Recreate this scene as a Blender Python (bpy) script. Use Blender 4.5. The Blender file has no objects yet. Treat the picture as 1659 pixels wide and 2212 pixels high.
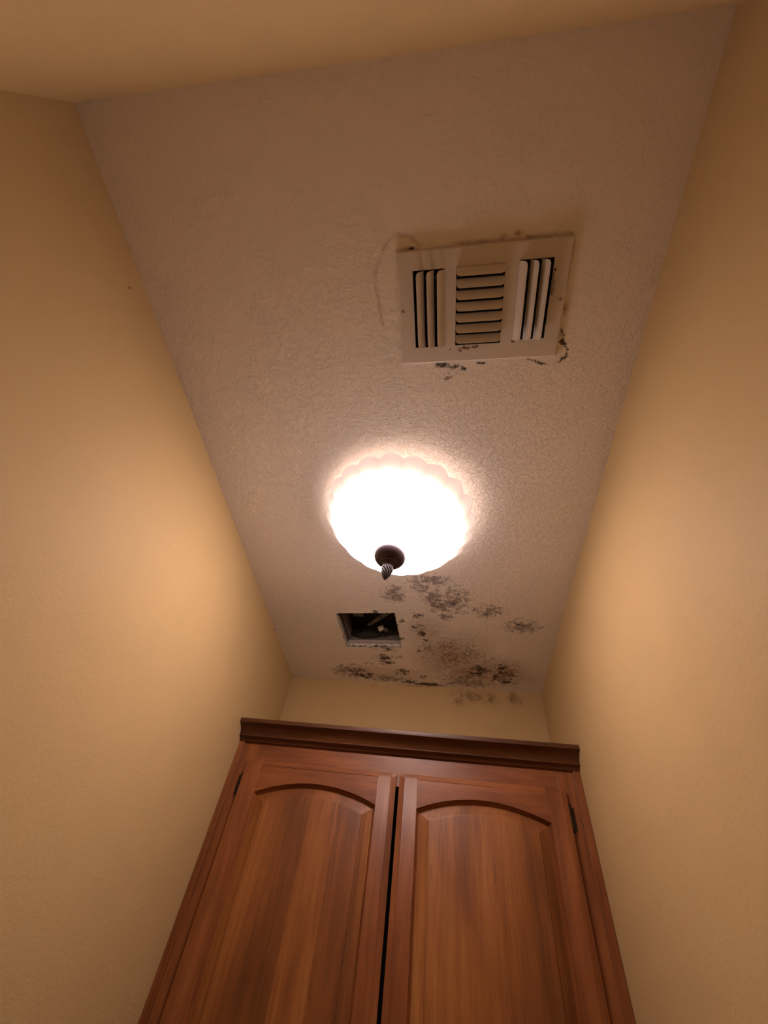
import bpy, bmesh, math, random
import numpy as np
from mathutils import Vector, Matrix

# ------------------------------------------------------------------ camera, world, exposure
scene = bpy.context.scene
COL = scene.collection
CAM_Z = 1.54
cam = bpy.data.cameras.new('camera')
cam.sensor_fit = 'HORIZONTAL'; cam.sensor_width = 36.0
cam.lens = 36.0 * 923.94 / 1659.0
cam.shift_x = 8.576 / 1659.0; cam.shift_y = 7.575 / 1659.0
cam.clip_start = 0.01
camo = bpy.data.objects.new('camera', cam); COL.objects.link(camo)
Mrows = ((0.9895, 0.0831, 0.1186), (0.0092, 0.7813, -0.6241), (-0.1446, 0.6186, 0.7723))   # right, down, forward
r_, d_, f_ = (Vector(v).normalized() for v in Mrows)
camo.matrix_world = Matrix(((r_.x, -d_.x, -f_.x, 0), (r_.y, -d_.y, -f_.y, 0), (r_.z, -d_.z, -f_.z, CAM_Z), (0, 0, 0, 1)))
scene.camera = camo
world = bpy.data.worlds.new('world'); scene.world = world
world.use_nodes = True
world.node_tree.nodes['Background'].inputs[0].default_value = (0.02, 0.015, 0.01, 1)
vs = scene.view_settings
vs.view_transform = 'Standard'; vs.look = 'None'; vs.gamma = 1.0; vs.use_curve_mapping = False
vs.exposure = 0.16
BULB = 14.0
BOWL = 18.8                                   # radiance of the bulbs and of the lit glass bowl
BULB_COL = (1.0, 0.87, 0.85, 1)
scene.cycles.diffuse_bounces = 4; scene.cycles.glossy_bounces = 2; scene.cycles.max_bounces = 5
scene.cycles.transmission_bounces = 4
scene.cycles.sample_clamp_indirect = 12.0; scene.cycles.use_light_tree = False
random.seed(4)

# ------------------------------------------------------------------ room numbers (metres)
XL, XR, YN, YF, H = -0.601, 0.373, -0.1357, 1.572, 2.44

# ------------------------------------------------------------------ helpers
def link(o, parent=None):
    COL.objects.link(o)
    if parent is not None: o.parent = parent
    return o
def mesh_obj(name, verts, faces, mat, parent=None, smooth=False):
    me = bpy.data.meshes.new(name); me.from_pydata([tuple(v) for v in verts], [], faces); me.validate()
    if mat: me.materials.append(mat)
    if smooth: me.polygons.foreach_set('use_smooth', [True] * len(me.polygons))
    return link(bpy.data.objects.new(name, me), parent)
def empty(name, loc=(0, 0, 0), parent=None):
    o = bpy.data.objects.new(name, None); o.location = loc; o.empty_display_size = .05
    return link(o, parent)
def tag(o, label=None, cat=None, group=None, kind=None):
    for k, v in (('label', label), ('category', cat), ('group', group), ('kind', kind)):
        if v: o[k] = v
    return o
class MB:
    def __init__(s): s.v = []; s.f = []
    def add(s, v, f):
        n = len(s.v); s.v += [tuple(p) for p in v]; s.f += [tuple(i + n for i in q) for q in f]; return s
    def box(s, x0, x1, y0, y1, z0, z1):
        v = [(x, y, z) for z in (z0, z1) for y in (y0, y1) for x in (x0, x1)]
        return s.add(v, [(0, 2, 3, 1), (4, 5, 7, 6), (0, 1, 5, 4), (2, 6, 7, 3), (0, 4, 6, 2), (1, 3, 7, 5)])
    def tube(s, pts, r, n=10, cap=True):
        pts = [Vector(p) for p in pts]; rs = r if isinstance(r, (list, tuple)) else [r] * len(pts)
        v = []; up = None
        for i, p in enumerate(pts):
            t = (pts[min(i + 1, len(pts) - 1)] - pts[max(i - 1, 0)]).normalized()
            a = t.orthogonal().normalized() if up is None else (up - t * up.dot(t)).normalized()
            up = a; b = t.cross(a)
            v += [p + (a * math.cos(2 * math.pi * k / n) + b * math.sin(2 * math.pi * k / n)) * rs[i] for k in range(n)]
        f = [(i * n + k, i * n + (k + 1) % n, (i + 1) * n + (k + 1) % n, (i + 1) * n + k) for i in range(len(pts) - 1) for k in range(n)]
        if cap: f += [tuple(range(n))[::-1], tuple(range((len(pts) - 1) * n, len(pts) * n))]
        return s.add(v, f)
    def lathe(s, prof, n=48, mod=None):
        v = []
        for j, (r, z) in enumerate(prof):
            for k in range(n):
                a = 2 * math.pi * k / n; rr, zz = (r, z) if mod is None else mod(r, z, a, j)
                v.append((rr * math.cos(a), rr * math.sin(a), zz))
        f = [(j * n + k, j * n + (k + 1) % n, (j + 1) * n + (k + 1) % n, (j + 1) * n + k) for j in range(len(prof) - 1) for k in range(n)]
        return s.add(v, f)
    def build(s, name, mat, parent=None, smooth=False, bevel=0, angle=None):
        o = mesh_obj(name, s.v, s.f, mat, parent, smooth)
        bm = bmesh.new(); bm.from_mesh(o.data)
        bmesh.ops.recalc_face_normals(bm, faces=bm.faces)
        if bevel:
            bmesh.ops.bevel(bm, geom=list(bm.edges), offset=bevel, segments=2, profile=.5, affect='EDGES', clamp_overlap=True)
        bm.to_mesh(o.data); bm.free()
        if angle is not None:
            o.data.polygons.foreach_set('use_smooth', [True] * len(o.data.polygons))
            o.data.set_sharp_from_angle(angle=math.radians(angle))
        return o

# ------------------------------------------------------------------ node helpers
class NT:
    def __init__(s, name):
        s.m = bpy.data.materials.new(name); s.m.use_nodes = True
        s.t = s.m.node_tree; s.t.nodes.clear()
        s.out = s.t.nodes.new('ShaderNodeOutputMaterial')
    def n(s, typ, ins=None, **kw):
        nd = s.t.nodes.new('ShaderNode' + typ)
        for k, v in kw.items(): setattr(nd, k, v)
        for k, v in (ins or {}).items():
            if isinstance(v, bpy.types.NodeSocket): s.t.links.new(v, nd.inputs[k])
            else: nd.inputs[k].default_value = v
        return nd
    def math(s, op, a, b=0.0, c=None, clamp=False):
        d = {0: a, 1: b}
        if c is not None: d[2] = c
        return s.n('Math', d, operation=op, use_clamp=clamp).outputs[0]
    def noise(s, vec, scale, detail=2.0, rough=.5, dist=0.0):
        return s.n('TexNoise', {'Vector': vec, 'Scale': scale, 'Detail': detail, 'Roughness': rough, 'Distortion': dist}).outputs['Fac']
    def rng(s, v, a, b, c=0.0, d=1.0, smooth=True):
        return s.n('MapRange', {'Value': v, 'From Min': a, 'From Max': b, 'To Min': c, 'To Max': d},
                   interpolation_type='SMOOTHSTEP' if smooth else 'LINEAR').outputs[0]
    def mix(s, f, a, b):
        nd = s.n('Mix', data_type='RGBA')
        for sock, v in ((nd.inputs[0], f), (nd.inputs[6], a), (nd.inputs[7], b)):
            if isinstance(v, bpy.types.NodeSocket): s.t.links.new(v, sock)
            else: sock.default_value = v if not (isinstance(v, tuple) and len(v) == 3) else (*v, 1)
        return nd.outputs[2]
    def obj(s): return s.n('TexCoord').outputs['Object']
    def mapping(s, vec, scale=(1, 1, 1), loc=(0, 0, 0), rot=(0, 0, 0)):
        return s.n('Mapping', {'Vector': vec, 'Scale': scale, 'Location': loc, 'Rotation': rot}).outputs[0]
    def dot(s, vec, p, r, soft=.5):
        d = s.n('VectorMath', {0: vec, 1: p}, operation='DISTANCE').outputs['Value']
        return s.rng(d, r, r * soft)
    def bsdf(s, color, rough=.5, bump=None, bstr=.3, bdist=.001, **ins):
        b = s.n('BsdfPrincipled', {'Base Color': color if not (isinstance(color, tuple) and len(color) == 3) else (*color, 1), 'Roughness': rough})
        for k, v in ins.items():
            k = k.replace('_', ' ')
            if isinstance(v, bpy.types.NodeSocket): s.t.links.new(v, b.inputs[k])
            else: b.inputs[k].default_value = v
        if bump is not None:
            bp = s.n('Bump', {'Strength': bstr, 'Distance': bdist, 'Height': bump}); s.t.links.new(bp.outputs[0], b.inputs['Normal'])
        s.t.links.new(b.outputs[0], s.out.inputs[0]); return s.m

# ------------------------------------------------------------------ materials
WALL = (0.52, 0.370, 0.183)
def mat_wall(name, dots=(), mold=False):
    t = NT(name); v = t.obj()
    n = t.noise(v, 9, 3); c = t.mix(n, tuple(k * .97 for k in WALL), tuple(min(1, k * 1.03) for k in WALL))
    for p, r in dots: c = t.mix(t.dot(v, p, r), c, (.06, .04, .025))
    if mold:
        a = t.n('Attribute', attribute_name='mold', attribute_type='GEOMETRY'); s = t.n('SeparateColor', {0: a.outputs['Color']})
        nf = t.noise(v, 240, 4, .65); nm = t.noise(v, 60, 4, .6)
        f = t.math('ADD', t.math('MULTIPLY', s.outputs[0], .62), t.math('ADD', t.math('MULTIPLY', t.math('SUBTRACT', nf, .5), 1.3), t.math('MULTIPLY', t.math('SUBTRACT', nm, .5), .9)))
        f = t.math('MULTIPLY', t.rng(f, .42, .72), t.rng(s.outputs[0], .03, .25))
        c = t.mix(t.math('MULTIPLY', f, .75), c, (.13, .08, .035))
        c = t.mix(t.math('MULTIPLY', t.rng(s.outputs[0], .1, 1.2), .22), c, (.30, .19, .09))
    fine = t.noise(v, 420, 3, .55); mid = t.noise(v, 130, 2, .5)
    h = t.math('ADD', t.math('MULTIPLY', fine, .5), t.math('MULTIPLY', mid, .8))
    return t.bsdf(c, .58, h, .40, .0014, Specular_IOR_Level=.18)

def mat_ceiling():
    t = NT('ceiling_knockdown_paint'); v = t.obj()
    a = t.n('Attribute', attribute_name='mold', attribute_type='GEOMETRY'); s = t.n('SeparateColor', {0: a.outputs['Color']})
    dark, brown, film, speck = s.outputs[0], s.outputs[1], s.outputs[2], a.outputs['Alpha']
    nf = t.noise(v, 210, 6, .68); nm = t.noise(v, 60, 5, .62, .4); ns = t.noise(v, 120, 4, .6, .3); nl = t.noise(v, 6, 3)
    c = t.mix(nl, (.84, .765, .69), (.88, .80, .725))
    # knockdown relief: flattened plateaus with crinkled edges
    warp = t.n('TexNoise', {'Vector': v, 'Scale': 60.0, 'Detail': 2.0}).outputs['Color']
    vw = t.n('VectorMath', {0: v, 1: t.n('VectorMath', {0: warp, 'Scale': .012}, operation='SCALE').outputs[0]}, operation='ADD').outputs[0]
    k1 = t.rng(t.noise(vw, 58, 5, .62), .47, .55)
    k2 = t.rng(t.math('ABSOLUTE', t.math('SUBTRACT', t.noise(vw, 80, 3, .55), .5)), .045, 0.0)
    patch = t.rng(t.noise(v, 11, 3), .36, .58, .82, 1.0)
    sxyz = t.n('SeparateXYZ', {0: v}); patch = t.math('MULTIPLY', patch, t.math('MULTIPLY', t.rng(sxyz.outputs[1], -.05, .50, .22, 1.0), t.rng(sxyz.outputs[0], .36, .05, .55, 1.0)))   # spray coat thins out towards the near end
    h = t.math('MULTIPLY', t.math('ADD', t.math('MULTIPLY', k1, .75), t.math('MULTIPLY', k2, .6)), patch)
    h = t.math('ADD', h, t.math('MULTIPLY', t.noise(v, 500, 2), .12))
    nz = t.math('ADD', t.math('MULTIPLY', t.math('SUBTRACT', nm, .5), 2.3), t.math('ADD', t.math('MULTIPLY', t.math('SUBTRACT', nf, .5), 2.0), t.math('MULTIPLY', t.math('SUBTRACT', k1, .5), .30)))
    # brown water stain
    fb = t.math('MULTIPLY', brown, t.rng(nz, -.6, .6, .40, 1.0))
    c = t.mix(t.math('MULTIPLY', fb, 1.0, clamp=True), c, (.30, .165, .095))
    # grey mildew film
    ff = t.math('MULTIPLY', t.rng(t.math('ADD', film, nz), .22, 1.05), t.rng(film, .02, .35))
    c = t.mix(t.math('MULTIPLY', ff, .78), c, (.20, .15, .14))
    # sparse dark flecks
    fs = t.math('ADD', t.math('MULTIPLY', speck, .225), t.math('ADD', t.math('MULTIPLY', ns, .7), t.math('MULTIPLY', nf, .3)))
    fs = t.math('MULTIPLY', t.rng(fs, .70, .80), t.rng(speck, .02, .3))
    c = t.mix(t.math('MULTIPLY', fs, .68), c, (.13, .07, .035))
    # dense black-brown mould
    fd = t.math('MULTIPLY', t.rng(t.math('ADD', dark, nz), .42, 1.05), t.rng(dark, .02, .2))
    c = t.mix(t.math('MULTIPLY', fd, .93), c, (.040, .026, .017))
    return t.bsdf(c, .55, h, .72, .0019, Specular_IOR_Level=.25)

def mat_wood(name, axis, seed=0.0, dark=1.0, boards=False, tint=(1, 1, 1)):
    """red-brown stained wood, grain along axis 'x' or 'z'"""
    t = NT(name); v = t.obj()
    info = t.n('ObjectInfo')
    off = t.n('CombineXYZ', {0: t.math('MULTIPLY', info.outputs['Random'], 7.3), 1: seed, 2: t.math('MULTIPLY', info.outputs['Random'], 3.1)}).outputs[0]
    vv = t.n('VectorMath', {0: v, 1: off}, operation='ADD').outputs[0]
    sc = (1, 1, .055) if axis == 'z' else (.055, 1, 1)
    g = t.mapping(vv, scale=sc)
    streak = t.noise(g, 42, 5, .62, .6); fine = t.noise(g, 330, 3, .6); blotch = t.noise(t.mapping(vv, scale=(1, 1, .3) if axis == 'z' else (.3, 1, 1)), 8, 3, .55, .4)
    f = t.math('ADD', t.math('MULTIPLY', streak, .42), t.math('ADD', t.math('MULTIPLY', fine, .15), t.math('MULTIPLY', blotch, .52)))
    if boards:      # glued-up boards of the centre panel: each strip takes its own tone
        sx = t.n('SeparateXYZ', {0: vv}).outputs[0]
        idx = t.math('FLOOR', t.math('MULTIPLY', sx, 13.5))
        w = t.n('TexWhiteNoise', {'W': idx}, noise_dimensions='1D').outputs['Value']
        f = t.math('ADD', f, t.math('MULTIPLY', t.math('SUBTRACT', w, .5), .16))
    cr = t.n('ValToRGB', {0: f})
    e = cr.color_ramp.elements
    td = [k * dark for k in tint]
    cols = [(.36, (.110, .032, .0095)), (.50, (.190, .058, .017)), (.62, (.265, .090, .027)), (.78, (.37, .155, .052))]
    e[0].position, e[0].color = cols[0][0], (*[k * q for k, q in zip(cols[0][1], td)], 1)
    e[1].position, e[1].color = cols[-1][0], (*[k * q for k, q in zip(cols[-1][1], td)], 1)
    for p, cc in cols[1:-1]:
        q = e.new(p); q.color = (*[k * w_ for k, w_ in zip(cc, td)], 1)
    pore = t.rng(t.noise(t.mapping(vv, scale=(1, 1, .03) if axis == 'z' else (.03, 1, 1)), 260, 2, .5), .66, .74)
    c = t.mix(t.math('MULTIPLY', pore, .45), cr.outputs[0], (.06, .02, .008))
    return t.bsdf(c, .44, fine, .10, .0004, Coat_Weight=.10, Coat_Roughness=.28, Specular_IOR_Level=.35)

def mat_simple(name, col, rough=.5, metal=0.0, **kw):
    t = NT(name); v = t.obj(); n = t.noise(v, 60, 3)
    c = t.mix(n, tuple(k * .85 for k in col), tuple(min(1, k * 1.12) for k in col))
    return t.bsdf(c, rough, Metallic=metal, **kw)

def mat_register():
    t = NT('register_enamel'); v = t.obj()
    n = t.noise(v, 30, 3); c = t.mix(n, (.64, .575, .51), (.68, .61, .545))
    sp = t.noise(v, 170, 4, .6)
    m = None
    for (x, y, rx, ry) in ((.128, .1755, .022, .006), (.146, .174, .012, .005), (.118, .180, .007, .005), (.2195, .168, .006, .004), (.149, .1845, .0022, .0022), (.139, .190, .0014, .0014), (.098, .177, .003, .002)):
        d = t.n('VectorMath', {0: t.mapping(v, scale=(1 / rx, 1 / ry, 0), loc=(-x / rx, -y / ry, 0))}, operation='LENGTH').outputs['Value']
        k = t.rng(d, 1.3, .2)
        m = k if m is None else t.math('MAXIMUM', m, k)
    f = t.math('MULTIPLY', t.rng(t.math('ADD', sp, t.math('MULTIPLY', m, .34)), .70, .80), t.rng(m, .02, .2))
    c = t.mix(t.math('MULTIPLY', f, .85), c, (.13, .035, .015))
    return t.bsdf(c, .42)

def mat_glass_bowl(lit):
    t = NT('alabaster_glass'); v = t.obj()
    n = t.noise(v, 14, 4, .6, 1.2)
    c = t.mix(n, (.86, .66, .52), (.95, .80, .68))
    tr = t.n('BsdfTranslucent', {'Color': c}); df = t.n('BsdfDiffuse', {'Color': c}); gl = t.n('BsdfGlossy', {'Color': (1, 1, 1, 1), 'Roughness': .25})
    m1 = t.n('MixShader', {0: .60 if lit else 1.0, 1: tr.outputs[0], 2: df.outputs[0]})
    fr = t.n('Fresnel', {0: 1.4})
    m2 = t.n('MixShader', {0: fr.outputs[0], 1: m1.outputs[0], 2: gl.outputs[0]})
    sh = m2.outputs[0]
    if lit:         # the glass itself glows where the bulbs sit behind it; the flared rim stays dim
        z = t.n('SeparateXYZ', {0: v}).outputs[2]
        k = t.math('ADD', t.math('POWER', t.rng(z, -.020, -.082), 2.0), .021)
        em = t.n('Emission', {'Color': BULB_COL, 'Strength': t.math('MULTIPLY', k, BOWL)})
        sh = t.n('AddShader', {0: sh, 1: em.outputs[0]}).outputs[0]
    t.t.links.new(sh, t.out.inputs[0]); return t.m
def mat_bulb():
    t = NT('glowing_bulb'); v = t.obj(); e = t.n('Emission', {'Color': (1.0, .92, .95, 1), 'Strength': BULB}); t.t.links.new(e.outputs[0], t.out.inputs[0]); return t.m

M_CEIL = mat_ceiling()
M_WL = mat_wall('wall_paint_left', [((XL, .1272, CAM_Z + .8535), .0028), ((XL, 1.2524, H - .003), .005), ((XL, 1.3387, CAM_Z + .6366), .0016), ((XL, .60, 2.18), .0012), ((XL, .35, 2.27), .0011)])
M_WR = mat_wall('wall_paint_right')
M_WN = mat_wall('wall_paint_near', [((-.5886, YN, CAM_Z + .8465), .0018), ((-.574, YN, H - .001), .0035)])
M_WF = mat_wall('wall_paint_far', mold=True)
M_WOODZ = mat_wood('stained_wood_upright', 'z'); M_WOODX = mat_wood('stained_wood_level', 'x', 3.0); M_PANEL = mat_wood('stained_wood_panel', 'z', 9.0, 1.10, True, (1.0, 1.10, .95))
M_CROWN = mat_wood('stained_wood_crown_shaded', 'x', 5.0, .40)  # cabinet wood darkened: shade on the down-facing cove put into the colour
M_HINGE = mat_simple('dark_bronze', (.045, .035, .03), .28, .9)
M_BRONZE = mat_simple('plum_bronze', (.075, .048, .066), .40, .25)
M_FLAME = mat_simple('dark_plum_bronze', (.030, .019, .025), .42, .1)
M_REG = mat_register()
M_DUCT = mat_simple('duct_metal', (.018, .013, .010), .7)
M_GALV = mat_simple('grimy_galvanised_metal', (.20, .165, .14), .55, .2)
M_DARKM = mat_simple('dark_grimy_metal', (.07, .055, .045), .6, .2)
M_LIP = mat_simple('scuffed_pale_lip', (.42, .35, .30), .7)
M_CONN = mat_simple('ivory_plastic', (.72, .60, .45), .45)
M_WIRE = mat_simple('black_wire', (.012, .010, .010), .5)
M_SCREW = mat_simple('painted_screw', (.42, .34, .28), .4)
M_BOUNCE = mat_simple('pale_bounce_wood', (.72, .58, .40), .7)  # pale tone added so the hidden cabinet top reflects light
M_GAP = mat_simple('cabinet_inside', (.03, .018, .010), .8)
M_GLASS = mat_glass_bowl(True); M_GLASSIN = mat_glass_bowl(False); M_BULB = mat_bulb()
M_FLOOR = None
def mat_floor():
    t = NT('floor_tile'); v = t.obj()
    b = t.n('TexBrick', {'Vector': v, 'Color1': (.20, .15, .10, 1), 'Color2': (.17, .13, .09, 1), 'Mortar': (.10, .08, .06, 1), 'Scale': 3.0, 'Mortar Size': .012})
    return t.bsdf(b.outputs[0], .4)
M_FLOOR = mat_floor()

# ------------------------------------------------------------------ mould and stain maps (world metres on the ceiling)
FILM = [(-0.1503, 1.0406, 0.0375, 0.0332), (-0.0628, 1.0041, 0.0301, 0.0226), (-0.027, 1.0431, 0.0334, 0.0281), (-0.0024, 1.0936, 0.0309, 0.0393), (0.0104, 1.1391, 0.0221, 0.0223), (-0.0443, 0.9725, 0.0588, 0.0245), (0.0399, 1.0579, 0.0421, 0.0573), (-0.3402, 1.4961, 0.0591, 0.0397), (-0.2819, 1.5311, 0.0552, 0.0259), (-0.205, 1.5389, 0.0699, 0.02), (0.1414, 1.4495, 0.0418, 0.0365), (0.2276, 1.4787, 0.0415, 0.0398), (0.2608, 1.1747, 0.0481, 0.033), (0.1512, 1.108, 0.042, 0.0293), (-0.3808, 1.5075, 0.04, 0.0359), (0.0953, 1.5281, 0.0867, 0.0347)]
DARK = [(-0.0757, 1.1449, 0.0168, 0.0123), (-0.096, 1.2069, 0.01, 0.013), (-0.0629, 1.2391, 0.0148, 0.0155), (-0.0589, 1.2733, 0.0082, 0.0102), (-0.1292, 1.1775, 0.0106, 0.0106), (-0.1411, 1.2769, 0.0153, 0.0185), (-0.1911, 1.3459, 0.0173, 0.011), (-0.0776, 1.3414, 0.0098, 0.0133), (-0.2057, 1.3967, 0.0207, 0.0205), (-0.1542, 1.3878, 0.0088, 0.0114), (-0.2044, 1.4285, 0.0329, 0.0158), (-0.2729, 1.4421, 0.0275, 0.0107), (-0.1448, 1.488, 0.0287, 0.0219), (-0.071, 1.5163, 0.0136, 0.0152), (0.2155, 1.4222, 0.0163, 0.0253), (0.1958, 1.4758, 0.0154, 0.0211), (0.2504, 1.463, 0.0124, 0.0287), (0.2306, 1.5117, 0.0351, 0.0135), (0.1406, 1.4367, 0.0278, 0.0205), (0.1281, 1.4639, 0.0282, 0.0183), (-0.053, 1.5629, 0.0608, 0.0114), (-0.1137, 1.5562, 0.0385, 0.0114), (-0.3332, 1.5022, 0.0316, 0.0226), (-0.3048, 1.5267, 0.0396, 0.0172), (0.1028, 1.1112, 0.0274, 0.0216), (0.1405, 1.1283, 0.0152, 0.0119), (-0.2151, 1.1318, 0.0166, 0.0103), (0.0467, 1.0858, 0.0244, 0.0134), (0.0163, 1.107, 0.0186, 0.0177), (0.1156, 1.3588, 0.0405, 0.0217), (0.1701, 1.3654, 0.0201, 0.0242), (0.2481, 1.1706, 0.0242, 0.0143)]
DARK_W = {24: .45, 25: .5, 27: .4, 28: .5, 29: .45, 30: .5, 31: .5, 20: 1.5, 21: 1.1, 14: 1.35, 2: 1.2, 11: .7, 22: .85}
SPECK = [(0.115, 1.3469, 0.1716, 0.1115), (0.019, 1.3089, 0.1006, 0.1089), (-0.0493, 1.3151, 0.0822, 0.1493), (0.2234, 1.434, 0.1078, 0.1188), (-0.2099, 1.4034, 0.1172, 0.0792), (0.1602, 1.0695, 0.1277, 0.1176), (-0.3276, 1.079, 0.1051, 0.0719), (-0.4727, 1.1697, 0.078, 0.0565), (-0.2514, 1.2297, 0.1238, 0.1298), (-0.021, 1.0804, 0.0737, 0.0689), (-0.1551, 1.2222, 0.0407, 0.1396), (-0.2051, 1.3412, 0.1423, 0.0497), (-0.0744, 1.216, 0.0727, 0.1016)]
SPECK_W = {6: .45, 7: .5, 5: .55, 8: .4}
BROWN = [(0.0338, 1.379, 0.1303, 0.1424), (0.1208, 1.4582, 0.1658, 0.1079), (0.2258, 1.4594, 0.1021, 0.0933), (-0.0415, 1.2352, 0.0728, 0.0911), (0.3188, 1.4877, 0.061, 0.0672), (-0.1721, 1.5046, 0.2237, 0.0563), (0.0785, 1.2807, 0.0981, 0.0695)]
BROWN_W = {3: .5, 4: .4, 5: .45, 6: .5}
REG_DARK = [(-0.0589, 0.1047, 0.0047, 0.0027), (-0.0032, 0.3165, 0.015, 0.0055), (0.0208, 0.3226, 0.0149, 0.0049), (0.0403, 0.3274, 0.0083, 0.0031), (0.0765, 0.3168, 0.0117, 0.003), (0.2241, 0.2576, 0.0054, 0.0044)]
REG_BROWN = [(0.101, 0.0982, 0.0074, 0.0054), (0.125, 0.0957, 0.0085, 0.0053), (0.1413, 0.1011, 0.0061, 0.0032), (0.0307, 0.1028, 0.0151, 0.0031), (-0.0642, 0.1061, 0.0156, 0.0045), (0.2217, 0.2213, 0.0078, 0.0104)]
RING = [(-0.0458, 0.1018), (-0.0533, 0.0936), (-0.0633, 0.0864), (-0.0838, 0.0827), (-0.1026, 0.0923), (-0.1178, 0.1161), (-0.1277, 0.1365), (-0.1311, 0.1582), (-0.1265, 0.1862), (-0.1245, 0.2125), (-0.1216, 0.2316)]
PATH_R = [(0.2227, 0.2575), (0.2304, 0.2713), (0.2283, 0.2821), (0.2416, 0.2966), (0.2412, 0.3093), (0.2253, 0.3216)]
PATH_B = [(0.1678, 0.3119), (0.1797, 0.3168), (0.1917, 0.3217), (0.2077, 0.3253)]
PATH_T = [(0.0308, 0.105), (0.0806, 0.1031), (0.1295, 0.1034), (0.1774, 0.1026), (0.2127, 0.102)]
PATH_RT = [(0.2186, 0.115), (0.2186, 0.1477), (0.2165, 0.1773), (0.2165, 0.2061), (0.2256, 0.2216), (0.2235, 0.2316)]

def ellipses(X, Y, L, W=None, soft=1.75):
    out = np.zeros_like(X)
    for i, (x, y, rx, ry) in enumerate(L):
        d = np.sqrt(((X - x) / rx) ** 2 + ((Y - y) / ry) ** 2)
        k = np.clip((soft - d) / (soft - .15), 0, 1)
        out = np.maximum(out, k * ((W or {}).get(i, 1.0)))
    return out
def polyline(X, Y, P, w):
    out = np.full_like(X, 9.0)
    for (ax, ay), (bx, by) in zip(P[:-1], P[1:]):
        L2 = (bx - ax) ** 2 + (by - ay) ** 2
        s = np.clip(((X - ax) * (bx - ax) + (Y - ay) * (by - ay)) / L2, 0, 1)
        out = np.minimum(out, np.hypot(X - ax - s * (bx - ax), Y - ay - s * (by - ay)))
    return np.clip(1 - out / w, 0, 1)

# ------------------------------------------------------------------ ceiling with its two cut-outs
HX0, HX1, HY0, HY1, HROT = -.3495, -.1475, 1.142, 1.331, math.radians(-4.0)
HC = ((HX0 + HX1) / 2, (HY0 + HY1) / 2)
RX0, RX1, RY0, RY1 = -.0873 + .026, -.0873 + .280, .108 + .026, .108 + .176
def lines(a, b, step, keys):
    ks = sorted([a, *keys, b]); out = []
    for p, q in zip(ks[:-1], ks[1:]):
        n = max(1, round((q - p) / step)); out += [p + (q - p) * i / n for i in range(n)]
    return np.array(out + [b])
def hole_warp(X, Y):
    """turn the axis-aligned fan cut-out a few degrees, fading out around it"""
    d = np.maximum(np.abs(X - HC[0]) / .101, np.abs(Y - HC[1]) / .0945)
    k = np.clip((1.6 - d) / .6, 0, 1); k = k * k * (3 - 2 * k); a = HROT * k
    dx, dy = X - HC[0], Y - HC[1]
    return HC[0] + dx * np.cos(a) - dy * np.sin(a), HC[1] + dx * np.sin(a) + dy * np.cos(a)
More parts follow.
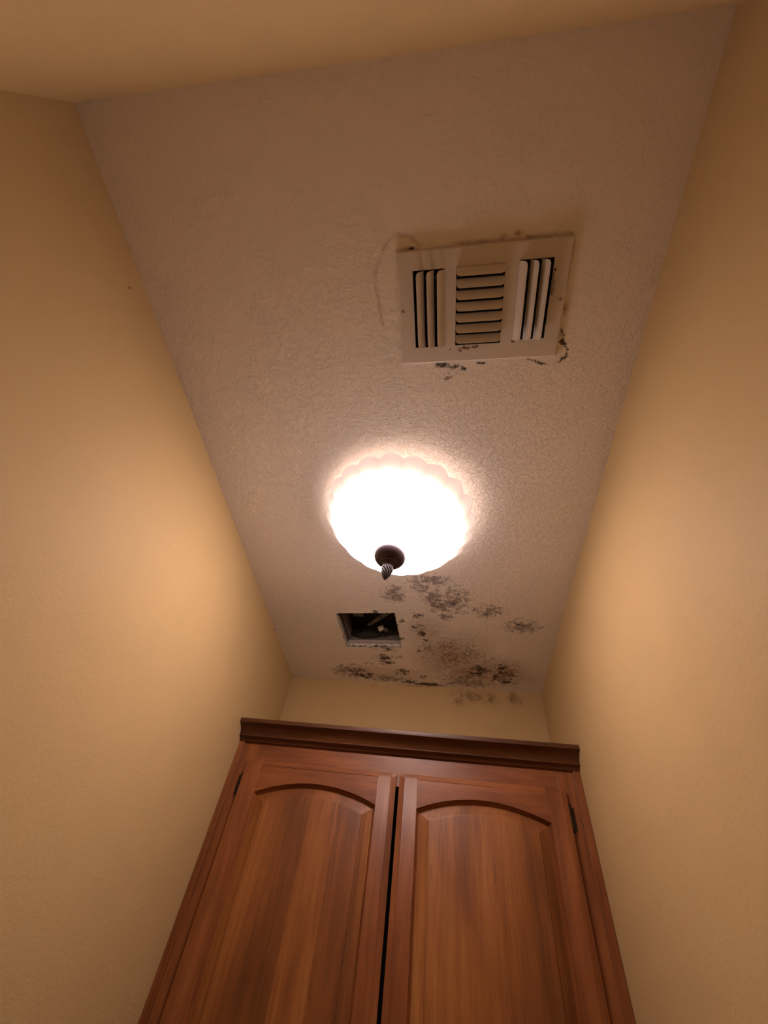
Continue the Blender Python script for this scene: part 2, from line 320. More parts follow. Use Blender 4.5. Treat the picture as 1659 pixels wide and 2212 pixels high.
def make_ceiling():
    xs = lines(XL, XR, .0026, [HX0, HX1, RX0, RX1]); ys = lines(YN, YF, .0026, [HY0, HY1, RY0, RY1])
    nx, ny = len(xs), len(ys)
    X, Y = np.meshgrid(xs, ys)                        # rows = y
    rs = np.random.RandomState(3)
    X2, Y2 = hole_warp(X, Y)
    e = 1e-6                                          # ragged drywall edge around the fan cut-out
    onx = ((np.abs(X - HX0) < e) | (np.abs(X - HX1) < e)) & (Y > HY0 - e) & (Y < HY1 + e)
    ony = ((np.abs(Y - HY0) < e) | (np.abs(Y - HY1) < e)) & (X > HX0 - e) & (X < HX1 + e)
    edge = onx | ony
    X2 = X2 + np.where(edge, rs.uniform(-.0011, .0011, X.shape), 0); Y2 = Y2 + np.where(edge, rs.uniform(-.0011, .0011, X.shape), 0)
    dark = ellipses(X2, Y2, DARK, DARK_W); dark = np.maximum(dark, ellipses(X2, Y2, REG_DARK, {k: 1.25 for k in range(9)}))
    dark = np.maximum(dark, polyline(X2, Y2, PATH_R, .0065) * 1.15); dark = np.maximum(dark, polyline(X2, Y2, PATH_B, .0050) * .95)
    hd = np.maximum(np.abs(X - HC[0]) - .101, np.abs(Y - HC[1]) - .0945)
    dark = np.maximum(dark, np.clip(1 - np.abs(hd) / .008, 0, 1) * .55)
    rd = np.maximum(np.abs(X - .0652) - .1525, np.abs(Y - .2093) - .1015)
    brown = ellipses(X2, Y2, BROWN, BROWN_W, 1.25); brown = np.maximum(brown, ellipses(X2, Y2, REG_BROWN, None, 1.3))
    brown = np.maximum(brown, polyline(X2, Y2, RING, .0050) * .55)
    for P, w in ((PATH_T, .8), (PATH_RT, .6)): brown = np.maximum(brown, polyline(X2, Y2, P, .006) * w)
    film = ellipses(X2, Y2, FILM); speck = ellipses(X2, Y2, SPECK, SPECK_W, 1.2); speck = np.maximum(speck, ellipses(X2, Y2, [(.0091, .3431, .03, .022), (.03, .36, .05, .02)], {0: 1.0, 1: .5}))
    V = np.stack([X2, Y2, np.full_like(X, H)], -1).reshape(-1, 3)
    cx = (xs[:-1] + xs[1:]) / 2; cy = (ys[:-1] + ys[1:]) / 2
    CX, CY = np.meshgrid(cx, cy)
    keep = ~(((CX > HX0) & (CX < HX1) & (CY > HY0) & (CY < HY1)) | ((CX > RX0) & (CX < RX1) & (CY > RY0) & (CY < RY1)))
    J, I = np.nonzero(keep); b = J * nx + I
    F = np.stack([b, b + nx, b + nx + 1, b + 1], -1)
    C = np.stack([dark, brown, film, speck], -1).reshape(-1, 4)
    # drywall thickness up the sides of both cut-outs
    extraV, extraF, extraC = [], [], []
    for (x0, x1, y0, y1) in ((HX0, HX1, HY0, HY1), (RX0, RX1, RY0, RY1)):
        i0, i1 = int(np.argmin(abs(xs - x0))), int(np.argmin(abs(xs - x1))); j0, j1 = int(np.argmin(abs(ys - y0))), int(np.argmin(abs(ys - y1)))
        loop = [(j0, i) for i in range(i0, i1)] + [(j, i1) for j in range(j0, j1)] + [(j1, i) for i in range(i1, i0, -1)] + [(j, i0) for j in range(j1, j0, -1)]
        ids = [j * nx + i for j, i in loop]; base = len(V) + len(extraV)
        for q in ids:
            extraV.append((V[q, 0], V[q, 1], H + .013)); extraC.append((.25, .3, 0, 0))
        n = len(ids)
        extraF += [(ids[k], ids[(k + 1) % n], base + (k + 1) % n, base + k) for k in range(n)]
    V = np.concatenate([V, np.array(extraV)]); F = np.concatenate([F, np.array(extraF)]); C = np.concatenate([C, np.array(extraC)])
    me = bpy.data.meshes.new('ceiling'); me.vertices.add(len(V)); me.vertices.foreach_set('co', V.astype('f4').ravel())
    me.loops.add(F.size); me.loops.foreach_set('vertex_index', F.astype('i4').ravel())
    me.polygons.add(len(F)); me.polygons.foreach_set('loop_start', np.arange(0, F.size, 4, dtype='i4'))
    me.update(calc_edges=True); me.validate()
    at = me.attributes.new('mold', 'FLOAT_COLOR', 'POINT'); at.data.foreach_set('color', C.astype('f4').ravel())
    me.materials.append(M_CEIL)
    return tag(link(bpy.data.objects.new('ceiling', me)), 'white textured ceiling with dark mould around the cut-out', kind='structure')
make_ceiling()

def slab(name, x0, x1, y0, y1, z0, z1, mat, label):
    return tag(MB().box(x0, x1, y0, y1, z0, z1).build(name, mat), label, kind='structure')
T = .08
slab('wall_left', XL - T, XL, YN - T, YF + T, 0, H + .02, M_WL, 'tan painted wall on the left of the narrow room')
slab('wall_right', XR, XR + T, YN - T, YF + T, 0, H + .02, M_WR, 'tan painted wall on the right of the narrow room')
slab('wall_near', XL, XR, YN - T, YN, 0, H + .02, M_WN, 'tan painted wall above the viewer at the top of the picture')
slab('floor', XL - T, XR + T, YN - T, YF + T, -T, 0, M_FLOOR, 'beige tiled floor below the view')
def make_far_wall():
    xs = lines(XL, XR, .004, []); zs = lines(2.20, H, .004, []); zs = np.concatenate([[0.0, 1.2], zs])
    X, Z = np.meshgrid(xs, zs); nx, nz = len(xs), len(zs)
    m = ellipses(X, Z, [(.12, H - .030, .09, .034), (.07, H - .055, .035, .03), (.19, H - .04, .035, .03), (.27, H - .03, .035, .034), (-.18, H - .035, .02, .02), (-.26, H - .015, .03, .02), (-.1, H - .004, .12, .006), (.1, H - .004, .2, .006)],
                 {4: .6, 5: .55, 6: .9, 7: .7})
    V = np.stack([X, np.full_like(X, YF), Z], -1).reshape(-1, 3)
    F = [(j * nx + i, j * nx + i + 1, (j + 1) * nx + i + 1, (j + 1) * nx + i) for j in range(nz - 1) for i in range(nx - 1)]
    b = len(V); V = np.concatenate([V, [(XL, YF + T, 0), (XR, YF + T, 0), (XR, YF + T, H), (XL, YF + T, H)]])
    F += [(b + 1, b, b + 3, b + 2)]
    o = mesh_obj('wall_back', V, F, M_WF)
    at = o.data.attributes.new('mold', 'FLOAT_COLOR', 'POINT')
    C = np.zeros((len(V), 4), 'f4'); C[:b, 0] = m.ravel(); C[:, 3] = 1; at.data.foreach_set('color', C.ravel())
    return tag(o, 'tan painted end wall above the wooden cabinet', kind='structure')
make_far_wall()

# ------------------------------------------------------------------ wooden wall cabinet
Y_STRIP, Y_FACE, Y_DOOR = 1.298, 1.304, 1.285
Z_CR0, Z_CR1, Z_BOT = 2.064, 2.113, 1.33
e_ = .0008                                            # paint-thin clearance to the walls
def make_cabinet():
    cab = empty('wall_cabinet', ((XL + XR) / 2, 1.43, Z_BOT)); base = Vector(cab.location)
    tag(cab, 'reddish brown wooden wall cabinet with two arched doors below the mouldy ceiling', 'cabinet')
    def put(o):
        o.matrix_parent_inverse = Matrix.Translation(-base); return o
    x0, x1 = XL + e_, XR - e_
    m = MB(); yb = YF - e_
    m.box(x0, x0 + .015, Y_FACE + .019, yb, Z_BOT, 2.10); m.box(x1 - .015, x1, Y_FACE + .019, yb, Z_BOT, 2.10)
    put(MB().box(x0 + .015, x1 - .015, Y_FACE + .019, yb, 2.086, 2.1005).build('top_panel', M_BOUNCE, cab)); m.box(x0 + .015, x1 - .015, Y_FACE + .019, yb, Z_BOT, Z_BOT + .015)  # unseen top made pale to bounce light onto the end wall
    m.box(x0 + .015, x1 - .015, yb - .006, yb, Z_BOT + .015, 2.085)
    put(m.build('carcass', M_GAP, cab))
    def fr(n, a, b, c, d, mat, y0=Y_FACE, y1=Y_FACE + .019): return put(MB().box(a, b, y0, y1, c, d).build(n, mat, cab, bevel=.0006))
    fr('frame_stile', x0, x0 + .062, Z_BOT, 2.10, M_WOODZ); fr('frame_stile', x1 - .062, x1, Z_BOT, 2.10, M_WOODZ)
    fr('frame_rail', x0 + .062, x1 - .062, 1.985, 2.10, M_WOODX); fr('frame_rail', x0 + .062, x1 - .062, Z_BOT, Z_BOT + .045, M_WOODX)
    fr('scribe_strip', x0, x0 + .0165, Z_BOT, Z_CR0, M_WOODZ, Y_STRIP, Y_FACE); fr('scribe_strip', x1 - .018, x1, Z_BOT, Z_CR0, M_WOODZ, Y_STRIP, Y_FACE)
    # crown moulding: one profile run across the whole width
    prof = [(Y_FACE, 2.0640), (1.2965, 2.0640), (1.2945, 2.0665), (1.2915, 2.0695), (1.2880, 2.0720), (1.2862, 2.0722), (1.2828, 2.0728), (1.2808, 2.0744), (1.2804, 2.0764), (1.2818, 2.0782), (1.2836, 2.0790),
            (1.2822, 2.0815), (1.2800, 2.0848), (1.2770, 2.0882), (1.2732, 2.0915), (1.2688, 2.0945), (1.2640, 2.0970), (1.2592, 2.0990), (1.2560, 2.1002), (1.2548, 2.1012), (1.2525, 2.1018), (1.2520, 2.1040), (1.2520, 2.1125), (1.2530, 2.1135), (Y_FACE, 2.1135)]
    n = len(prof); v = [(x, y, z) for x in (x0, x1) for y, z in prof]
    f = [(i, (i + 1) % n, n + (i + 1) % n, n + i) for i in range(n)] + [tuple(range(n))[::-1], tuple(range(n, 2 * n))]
    o = put(MB().add(v, f).build('crown_moulding', M_CROWN, cab, angle=38)); o['label'] = 'wooden crown moulding along the cabinet top, shade painted into its colour'
    return cab, put
cab, put = make_cabinet()

STILE, CH, CHD, STK, STKD = .049, .013, .0042, .0068, .0125
def door(dx0, dx1, ztop, zbot, hinge_side):
    """frame-and-panel door: stiles, arched top rail, bottom rail, raised panel, hinges; all in world coordinates"""
    ox0, ox1 = dx0 + STILE, dx1 - STILE; zs, rise = ztop - .0815, .034; zb = zbot + .055
    a = (ox1 - ox0) / 2; R = (a * a + rise * rise) / (2 * rise); cx = (ox0 + ox1) / 2; cz = zs + rise - R
    yb = Y_FACE - .0003
    root = empty('door', (0, 0, 0), cab); put(root)
    root['label'] = 'left cabinet door with arched raised panel' if hinge_side < 0 else 'right cabinet door with arched raised panel'
    def cham(d): return CHD * max(0.0, 1 - d / CH) ** .8 if d < CH else 0.0
    stick = [(0, 0), (.0005, .0018), (.0018, .0046), (.0034, .0077), (.0050, .0103), (.0061, .0117), (STK, STKD)]
    # --- stiles: grid over x profile and z stations
    def stile(xo, sgn):
        prof = [(0, None)] + [(d, 'c') for d in (CH * .5, CH)] + [(CH + .0007, 'g'), (CH + .0014, 'f'), (STILE, 'f')] + [(STILE + s, h) for s, h in stick[1:]]
        zst = [zbot, zbot + CH * .5, zbot + CH, ztop - CH, ztop - CH * .5, ztop]
        m = MB(); V = []; nz = len(zst)
        for d, k in prof:
            for z in zst:
                dz = min(z - zbot, ztop - z)
                if isinstance(k, float): y = k
                elif k == 'g': y = max(.0007, cham(dz))
                else: y = max(cham(min(d, 9)), cham(dz))
                V.append((xo + sgn * d, Y_DOOR + y, z))
        F = []
        for i in range(len(prof) - 1):
            for j in range(nz - 1):
                q = (i * nz + j, (i + 1) * nz + j, (i + 1) * nz + j + 1, i * nz + j + 1)
                if j >= nz - 3: F += [(q[0], q[1], q[3]), (q[1], q[2], q[3])]
                else: F += [(q[0], q[1], q[2]), (q[0], q[2], q[3])]
        nf = len(V); k = len(prof)
        # back and sides
        V += [(xo, yb, z) for z in zst] + [(xo + sgn * (STILE + STK), yb, z) for z in zst]
        for j in range(nz - 1):
            F += [(nf + j, j, j + 1, nf + j + 1), ((k - 1) * nz + j, nf + nz + j, nf + nz + j + 1, (k - 1) * nz + j + 1), (nf + nz + j, nf + j, nf + j + 1, nf + nz + j + 1)]
        for j in (0, nz - 1): F.append(tuple([i * nz + j for i in range(k)] + [nf + nz + j, nf + j]))
        m.add(V, F); return m.build('stile', M_WOODZ, root, angle=30)
    for xo, sg in ((dx0, 1), (dx1, -1)): stile(xo, sg)
    # --- rails: columns across the opening
    def rail(top):
        N = 40; cols = []
        for i in range(N + 1):
            x = ox0 + .0002 + (ox1 - ox0 - .0004) * i / N
            if top:
                zin = cz + math.sqrt(max(R * R - (x - cx) ** 2, 0)); col = []
                for s, h in reversed(stick): col.append((x + (x - cx) / R * -s * 0, Y_DOOR + h, zin - s))
                col += [(x, Y_DOOR, (zin + ztop) / 2), (x, Y_DOOR, ztop - CH - .0014), (x, Y_DOOR + .0007, ztop - CH - .0007), (x, Y_DOOR, ztop - CH), (x, Y_DOOR + cham(CH * .5), ztop - CH * .5), (x, Y_DOOR + CHD, ztop), (x, yb, ztop), (x, yb, zin - STK)]
            else:
                col = [(x, Y_DOOR + h, zb + s) for s, h in reversed(stick)] + [(x, Y_DOOR, zbot + CH), (x, Y_DOOR + CHD, zbot), (x, yb, zbot), (x, yb, zb + STK)]
            cols.append(col)
        k = len(cols[0]); V = [p for c in cols for p in c]
        F = [(i * k + j, (i + 1) * k + j, (i + 1) * k + (j + 1) % k, i * k + (j + 1) % k) for i in range(N) for j in range(k)] + [tuple(range(k)), tuple(range(N * k, N * k + k))[::-1]]
        return MB().add(V, F).build('top_rail' if top else 'bottom_rail', M_WOODX, root, angle=32)
    rail(True); rail(False)
    # --- raised panel
    def loop(d, y):
        N = 36; h0, h1 = ox0 + d, ox1 - d; r = R - d; P = []
        for i in range(N + 1):
            x = h0 + (h1 - h0) * i / N; P.append((x, y, cz + math.sqrt(r * r - (x - cx) ** 2)))
        return P + [(h1, y, zb + d), (h0, y, zb + d)]
    L = [loop(.002, yb - .002), loop(.002, Y_DOOR + .0142), loop(.0085, Y_DOOR + .0136), loop(.0325, Y_DOOR + .0052), loop(.0332, Y_DOOR + .0020), loop(.036, Y_DOOR + .0016)]
    k = len(L[0]); V = [p for l in L for p in l]
    F = [(i * k + j, (i + 1) * k + j, (i + 1) * k + (j + 1) % k, i * k + (j + 1) % k) for i in range(len(L) - 1) for j in range(k)]
    F += [tuple(range((len(L) - 1) * k, len(L) * k)), tuple(range(k))[::-1]]
    MB().add(V, F).build('raised_panel', M_PANEL, root, angle=12)
    # --- hinges on the outer edge
    hx = dx0 - .0045 if hinge_side < 0 else dx1 + .0045
    for zc in (ztop - .062, zbot + .075):
        m = MB(); l = .026
        prof = [(hx, Y_FACE - .0055, zc - l - .005), (hx, Y_FACE - .0055, zc - l - .003), (hx, Y_FACE - .0055, zc - l), (hx, Y_FACE - .0055, zc - l / 3), (hx, Y_FACE - .0055, zc - l / 3 + .001), (hx, Y_FACE - .0055, zc + l / 3 - .001), (hx, Y_FACE - .0055, zc + l / 3), (hx, Y_FACE - .0055, zc + l), (hx, Y_FACE - .0055, zc + l + .003), (hx, Y_FACE - .0055, zc + l + .005)]
        m.tube(prof, [.0012, .0036, .0038, .0038, .0032, .0032, .0038, .0038, .0036, .0012], 12)
        s = hinge_side
        m.box(min(hx, hx + s * .010), max(hx, hx + s * .010), Y_FACE - .0022, Y_FACE - .0002, zc - l * .95, zc + l * .95)
        m.box(min(hx, hx - s * .0042), max(hx, hx - s * .0042), Y_FACE - .014, Y_FACE - .003, zc - l * .9, zc + l * .9)
        h = m.build('hinge', M_HINGE, root, angle=40); h['label'] = 'dark bronze hinge'
    return root
door(-.5525, -.1185, 2.0125, 1.352, -1)
door(-.1095, .3235, 2.0140, 1.352, 1)

# ------------------------------------------------------------------ ceiling lamp
LX, LY = -.1122, .7035
def make_lamp():
    L = empty('ceiling_lamp', (LX, LY, H)); tag(L, 'lit scalloped glass bowl ceiling lamp with dark spiral finial', 'ceiling lamp')
    L.rotation_euler = (0, math.radians(3.3), 0)
    ZR = -.034; DEP = .134; RB = .194
    MB().lathe([(0, -.0005), (.070, -.0005), (.072, -.004), (.070, -.012), (.055, -.018), (.012, -.019), (.012, -.024), (0, -.024)], 40).build('canopy', M_SCREW, L, angle=40)
    MB().tube([(0, 0, -.02), (0, 0, ZR - DEP - .01)], .005, 12).build('stem', M_BRONZE, L, smooth=True)
    for s in (-1, 1):
        b = MB(); prof = [(.0001, 0), (.011, -.001), (.013, -.010), (.016, -.018), (.024, -.032), (.029, -.046), (.029, -.056), (.024, -.068), (.013, -.076), (.0001, -.078)]
        b.lathe(prof, 20); o = b.build('bulb', M_BULB, L, smooth=True); o.location = (s * .030, 0, -.045); o.rotation_euler = (0, -s * math.radians(55), 0)
        MB().tube([(s * .008, 0, -.040), (s * .031, 0, -.046)], [.010, .014], 16).build('socket', M_BRONZE, L, smooth=True)
    # scalloped bowl: 20 lobes that fade towards the bottom; two skins with thickness
    NL = 20
    outer = [(1.0, 0.0), (.990, -.030), (.972, -.075), (.945, -.135), (.905, -.215), (.85, -.315), (.78, -.43), (.69, -.555), (.58, -.685), (.45, -.80), (.31, -.91), (.17, -.99), (.06, -1.04)]
    prof = [(r * RB, z * DEP) for r, z in outer]
    inner = [(max(r - .0045, .006), z + (.0045 if z < -.02 else 0)) for r, z in prof[::-1]]
    edge = prof[0]
    def mod(r, z, a, j):
        t = max(0.0, min(1.0, (r / RB - .30) / .62)); t = t * t * (3 - 2 * t)
        lobe = abs(math.cos(NL * a / 2 + .35)) ** .75
        return r * (1 + t * .062 * (lobe - .72)), z - t * .004 * (1 - lobe)
    m = MB(); m.lathe(prof[::-1] + [(edge[0] - .001, .0018), (edge[0] - .0035, .0018)] + inner[::-1] , 240, mod)
    g = m.build('glass_bowl', M_GLASS, L, smooth=True); g.location = (0, 0, ZR)
    g.data.materials.append(M_GLASSIN); no = (len(prof) - 1) * 240
    for i, p in enumerate(g.data.polygons): p.material_index = 0 if i < no else 1
    g['label'] = 'glowing scalloped alabaster glass bowl'
    zc = ZR - DEP
    cap = [(.002, .012), (.020, .011), (.0325, .0065), (.0345, .0035), (.0352, .0005), (.0350, -.0030), (.0338, -.0075), (.0315, -.0125), (.0280, -.0170), (.0235, -.0205), (.0185, -.0228), (.0172, -.0238), (.0176, -.0252), (.0180, -.0266), (.0174, -.0280), (.0158, -.0288), (.0140, -.0292), (.0128, -.0312), (.0110, -.0335), (.0095, -.0372), (.0001, -.0375)]
    cap = [(r * 1.08, z - .007) for r, z in cap]
    o = MB().lathe(cap, 56).build('finial_cap', M_BRONZE, L, angle=30); o.location = (0, 0, zc)
    fl = [(.0001, -.041), (.0085, -.0413), (.0118, -.0430), (.0136, -.046), (.0143, -.050), (.0140, -.054), (.0130, -.058), (.0113, -.064), (.0090, -.070), (.0062, -.0755), (.0034, -.080), (.0012, -.0832), (.0001, -.0845)]
    def tw(r, z, a, j):
        ph = a + z * 55.0
        return r * (1 - .20 * (1 - abs(math.sin(11 * ph / 2)) ** .6)), z
    ff = []
    for (r0, z0), (r1, z1) in zip(fl[:-1], fl[1:]): ff += [(r0 + (r1 - r0) * k / 3, z0 + (z1 - z0) * k / 3) for k in range(3)]
    o = MB().lathe(ff + [fl[-1]], 84, tw).build('flame_finial', M_FLAME, L, smooth=True); o.location = (0, 0, zc)
    return L
make_lamp()

# ------------------------------------------------------------------ supply air register
def make_register():
    W, D = .305, .2025; PT = .0065
    R = empty('air_register', (-.0873, .1080, H)); R.rotation_euler = (0, 0, math.radians(-.6))
    tag(R, 'painted metal air register with three banks of louvers and rust spots', 'air vent')
    # local frame: x right, y towards the lamp, z up; the face hangs below the ceiling
    G = [(.0285, .0860, .0325, .1705), (.1075, .1945, .0315, .1700), (.2170, .2770, .0295, .1660)]     # three openings
    slot = (.2785, .2830, .0660, .0905)
    xs = sorted({0, W, *[g[0] for g in G], *[g[1] for g in G], slot[0], slot[1]}); ys = sorted({0, D, *[g[2] for g in G], *[g[3] for g in G], slot[2], slot[3]})
    idx = {}; V = []; F = []
    def vid(x, y, z):
        k = (round(x, 5), round(y, 5), round(z, 5))
        if k not in idx: idx[k] = len(V); V.append((x, y, z))
        return idx[k]
    def solid(i, j):
        if not (0 <= i < len(xs) - 1 and 0 <= j < len(ys) - 1): return False
        cx, cy = (xs[i] + xs[i + 1]) / 2, (ys[j] + ys[j + 1]) / 2
        return not any(g[0] < cx < g[1] and g[2] < cy < g[3] for g in G + [slot])
    zf, zb = -PT, -PT + .0012
    for i in range(len(xs) - 1):
        for j in range(len(ys) - 1):
            if not solid(i, j): continue
            a = (xs[i], xs[i + 1], ys[j], ys[j + 1])
            # outer border is chamfered: shift the rim of the face inwards
            F.append((vid(a[0], a[2], zf), vid(a[0], a[3], zf), vid(a[1], a[3], zf), vid(a[1], a[2], zf)))
            for (di, dj, p, q) in ((-1, 0, (a[0], a[2]), (a[0], a[3])), (1, 0, (a[1], a[3]), (a[1], a[2])), (0, -1, (a[1], a[2]), (a[0], a[2])), (0, 1, (a[0], a[3]), (a[1], a[3]))):
                if not solid(i + di, j + dj):
                    out = p[0] in (0, W) and q[0] == p[0] or p[1] in (0, D) and q[1] == p[1]
                    z2 = -.0004 if out else zb + .002
                    F.append((vid(*p, zf), vid(*q, zf), vid(*q, z2), vid(*p, z2)))
    m = MB().add(V, F); o = m.build('face_plate', M_REG, R)
    bm = bmesh.new(); bm.from_mesh(o.data)
    es = [e for e in bm.edges if all(abs(v.co.z - zf) < 1e-6 for v in e.verts) and (all(abs(v.co.x) < 1e-6 for v in e.verts) or all(abs(v.co.x - W) < 1e-6 for v in e.verts) or all(abs(v.co.y) < 1e-6 for v in e.verts) or all(abs(v.co.y - D) < 1e-6 for v in e.verts))]
    bmesh.ops.bevel(bm, geom=es, offset=.0028, segments=3, profile=.5, affect='EDGES'); bm.to_mesh(o.data); bm.free()
    # louvers: curved flaps, hinged on one long edge, rounded corners on the free edge
    def louver(w, l, rise):
        NT_, NS = 9, 10; cr = min(.0065, w * .5); top = []; bot = []
        for i in range(NT_ + 1):
            t = i / NT_; u = w * t; h = rise * math.sin(t * math.pi / 2) ** .9
            ins = 0.0 if u < w - cr else cr - math.sqrt(max(cr * cr - (u - (w - cr)) ** 2, 0))
            ins += .0003
            for j in range(NS + 1):
                s = ins + (l - 2 * ins) * j / NS
                top.append((u, s, -PT + .0004 - h)); bot.append((u, s, -PT + .0013 - h))
        n = NS + 1; N = len(top); V = top + bot; F = []
        for i in range(NT_):
            for j in range(NS):
                q = (i * n + j, i * n + j + 1, (i + 1) * n + j + 1, (i + 1) * n + j); F += [q, tuple(k + N for k in q[::-1])]
        rim = [j for j in range(n)] + [i * n + NS for i in range(1, NT_ + 1)] + [NT_ * n + j for j in range(NS - 1, -1, -1)] + [i * n for i in range(NT_ - 1, 0, -1)]
        F += [(rim[k], rim[(k + 1) % len(rim)], rim[(k + 1) % len(rim)] + N, rim[k] + N) for k in range(len(rim))]
        o = MB().add(V, F).build('louver', M_REG, R, angle=35); return o
    protoL = louver(.0140, .1362, .0115)
    for i, x in enumerate((.0485, .0675, .0865)):           # opens to -x: turned half round
        o = protoL if i == 0 else link(protoL.copy(), R)
        o.rotation_euler = (0, 0, math.pi); o.location = (x, .1697, 0)
    protoM = louver(.0136, .0868, .0115)
    for i in range(7):                                      # opens towards the lamp
        o = protoM if i == 0 else link(protoM.copy(), R)
        o.rotation_euler = (0, 0, math.pi / 2); o.location = (.1944, .0318 + .01975 * i, 0)
    protoR = louver(.0136, .1363, .0115)
    for i, x in enumerate((.2172, .2366, .2560)):
        o = protoR if i == 0 else link(protoR.copy(), R)
        o.location = (x, .0299, 0)
    # screws, lever, damper, duct
    for (x, y) in ((.0068, .1015), (.2965, .0985)):
        m = MB(); m.lathe([(.0001, -PT - .0016), (.0008, -PT - .0009), (.0016, -PT - .0014), (.0030, -PT - .0008), (.0036, -PT + .0002)], 16)
        o = m.build('screw', M_SCREW, R, smooth=True); o.location = (x, y, 0)
    m = MB(); m.box(.2788, .2862, .0515, .0650, -PT - .0012, -PT - .0002); m.box(.2792, .2806, .0520, .0900, -PT - .005, -PT - .0005)
    o = m.build('damper_lever', M_REG, R, bevel=.0004)
    o2 = MB().lathe([(.0001, -PT - .0004), (.0018, -PT - .0003), (.0020, -PT + .0002)], 12).build('pivot_hole', M_DUCT, R); o2.location = (.2805, .0486, 0)
    for k in range(5):
        y = .050 + .026 * k
        m = MB(); m.add([(.03, y, .030), (.275, y, .030), (.275, y + .012, .048), (.03, y + .012, .048), (.03, y, .031), (.275, y, .031), (.275, y + .012, .049), (.03, y + .012, .049)],
                        [(0, 1, 2, 3), (7, 6, 5, 4), (0, 4, 5, 1), (1, 5, 6, 2), (2, 6, 7, 3), (3, 7, 4, 0)])
        m.build('damper_blade', M_DARKM, R)
    m = MB(); a, b, c, d, z0, z1 = .0275, .2785, .0275, .1745, .0005, .16
    m.add([(a, c, z0), (b, c, z0), (b, d, z0), (a, d, z0), (a, c, z1), (b, c, z1), (b, d, z1), (a, d, z1)], [(0, 1, 5, 4), (1, 2, 6, 5), (2, 3, 7, 6), (3, 0, 4, 7), (4, 5, 6, 7)])
    m.build('duct_boot', M_DUCT, R)
    return R
make_register()

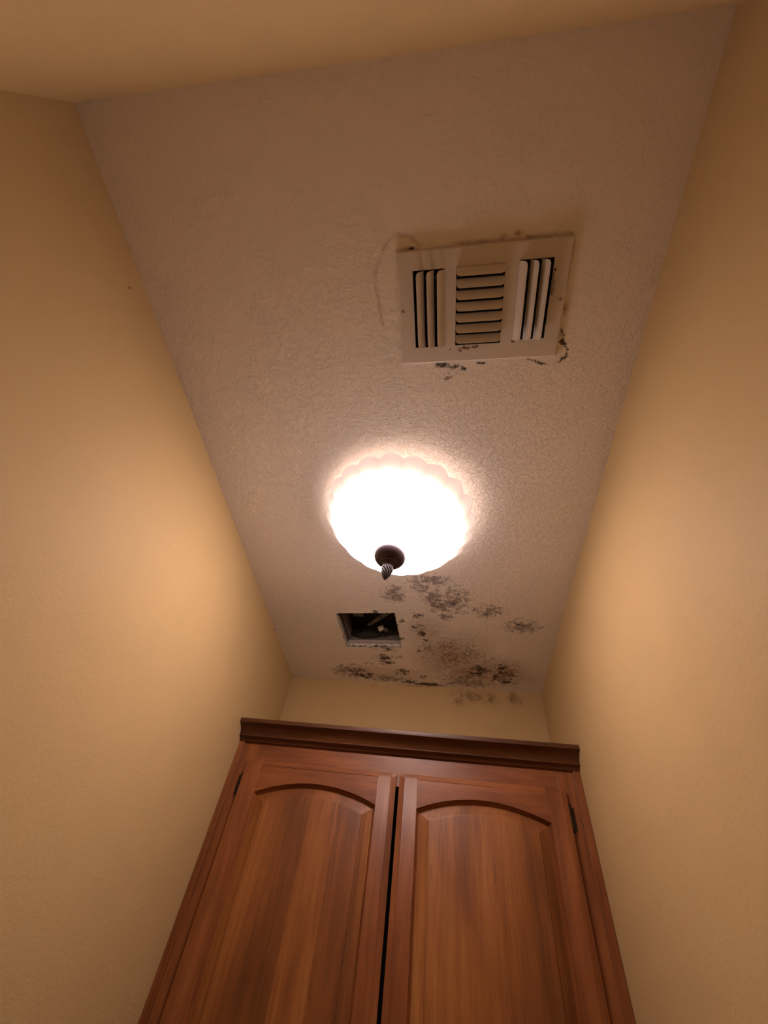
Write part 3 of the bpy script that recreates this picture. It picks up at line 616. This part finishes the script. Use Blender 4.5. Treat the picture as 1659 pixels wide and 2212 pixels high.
# ------------------------------------------------------------------ open exhaust fan housing in the cut-out
def make_fan():
    Fh = empty('exhaust_fan_housing', (HC[0], HC[1], H + .0135)); Fh.rotation_euler = (0, 0, HROT)
    tag(Fh, 'uncovered exhaust fan housing in the rectangular hole in the mouldy ceiling', 'fan housing')
    w, d, hgt = .106, .0995, .105                       # half width, half depth, height
    m = MB(); t = .0012
    m.box(-w, -w + t, -d, d, 0, hgt); m.box(w - t, w, -d, d, 0, hgt); m.box(-w, w, -d, -d + t, 0, hgt); m.box(-w, w, d - t, d, 0, hgt); m.box(-w, w, -d, d, hgt, hgt + t)
    m.build('housing', M_DARKM, Fh)
    # pale inner lip round the opening
    m = MB(); m.box(-w + .002, w - .002, d - .009, d - .0015, .0005, .012); o = m.build('mounting_lip', M_LIP, Fh, bevel=.0006)
    m = MB(); m.box(-w + .0016, -w + .0075, -d + .002, d - .010, .001, .013); m.build('mounting_lip', M_GALV, Fh, bevel=.0006)
    m = MB(); m.box(-w + .010, -w + .0125, -d + .004, d - .012, .014, .060); m.build('side_flange', M_GALV, Fh)
    # far-side strip of bare metal with a dent
    m = MB(); m.box(-w + .012, w - .060, d - .0050, d - .0013, .014, .027); m.box(w - .060, w - .004, d - .0060, d - .0013, .0150, .033); m.build('rim_flange', M_GALV, Fh, bevel=.0006)
    m = MB(); m.box(-w + .010, -w + .014, d - .030, d - .004, .012, .032); m.build('corner_tab', M_GALV, Fh, bevel=.0005)
    # round duct port (dark) with collar
    m = MB(); m.lathe([(.026, .0), (.0275, .0), (.0275, .006), (.026, .006), (.026, .0)], 32); o = m.build('port_collar', M_DARKM, Fh, smooth=False)
    o.rotation_euler = (math.pi / 2, 0, 0); o.location = (-.075, d - .004, .060)
    m = MB(); m.lathe([(.0001, 0), (.026, 0)], 32); o = m.build('port_opening', M_DUCT, Fh); o.rotation_euler = (math.pi / 2, 0, 0); o.location = (-.075, d - .0045, .060)
    # diagonal motor bracket with two holes
    m = MB(); A = Vector((-.020, .055, .052)); B = Vector((.062, -.010, .058)); dr = (B - A).normalized(); sd = Vector((-dr.y, dr.x, 0)) * .0095; up = Vector((0, 0, .0015))
    pts = [A - sd * .75 - dr * .004, A + sd * .75 - dr * .004, B + sd, B - sd]
    m.add(pts + [p + up for p in pts], [(0, 1, 2, 3), (7, 6, 5, 4), (0, 4, 5, 1), (1, 5, 6, 2), (2, 6, 7, 3), (3, 7, 4, 0)])
    br = m.build('motor_bracket', M_GALV, Fh, bevel=.0005)
    for k in (.10, .60):
        c = A + (B - A) * k - Vector((0, 0, .0003))
        o = MB().lathe([(.0001, 0), (.0035, 0), (.0040, .0004)], 16).build('bracket_hole', M_DUCT, br); o.location = c
    # ivory plug hanging from the bracket
    m = MB(); m.box(-.0105, .0105, -.007, .007, -.008, .008); m.box(-.004, .004, -.0095, -.006, -.003, .006)
    o = m.build('plug', M_CONN, Fh, bevel=.0008); o.location = (.026, .060, .040); o.rotation_euler = (math.radians(20), math.radians(-18), math.radians(-12))
    m = MB(); m.box(-.0055, .0055, -.006, .006, -.005, .005); o = m.build('plug_clip', M_GALV, Fh, bevel=.0006); o.location = (.044, .064, .036); o.rotation_euler = (.2, .5, .1)
    # wires
    def wire(P, r=.0022):
        pts = []; P = [Vector(p) for p in P]
        for i in range(len(P) - 1):
            p0, p1, p2, p3 = P[max(i - 1, 0)], P[i], P[i + 1], P[min(i + 2, len(P) - 1)]
            for k in range(6):
                s = k / 6; pts.append(.5 * ((2 * p1) + (p2 - p0) * s + (2 * p0 - 5 * p1 + 4 * p2 - p3) * s * s + (3 * p1 - p0 - 3 * p2 + p3) * s ** 3))
        MB().tube(pts + [P[-1]], r, 8).build('wire', M_WIRE, Fh, smooth=True)
    wire([(-.078, .083, .034), (-.060, .085, .022), (-.020, .086, .020), (.010, .084, .024), (.028, .070, .034)], .0024)
    wire([(.030, .062, .036), (.050, .070, .030), (.070, .060, .040), (.085, .05, .06)], .0018)
    wire([(-.02, .06, .05), (-.045, .05, .062), (-.07, .02, .07)], .0016)
    # small junction cover at the near left
    m = MB(); m.box(-.078, -.040, .010, .030, .070, .082); m.box(-.076, -.042, .008, .012, .066, .072); m.build('junction_cover', M_GALV, Fh, bevel=.0008)
    return Fh
make_fan()
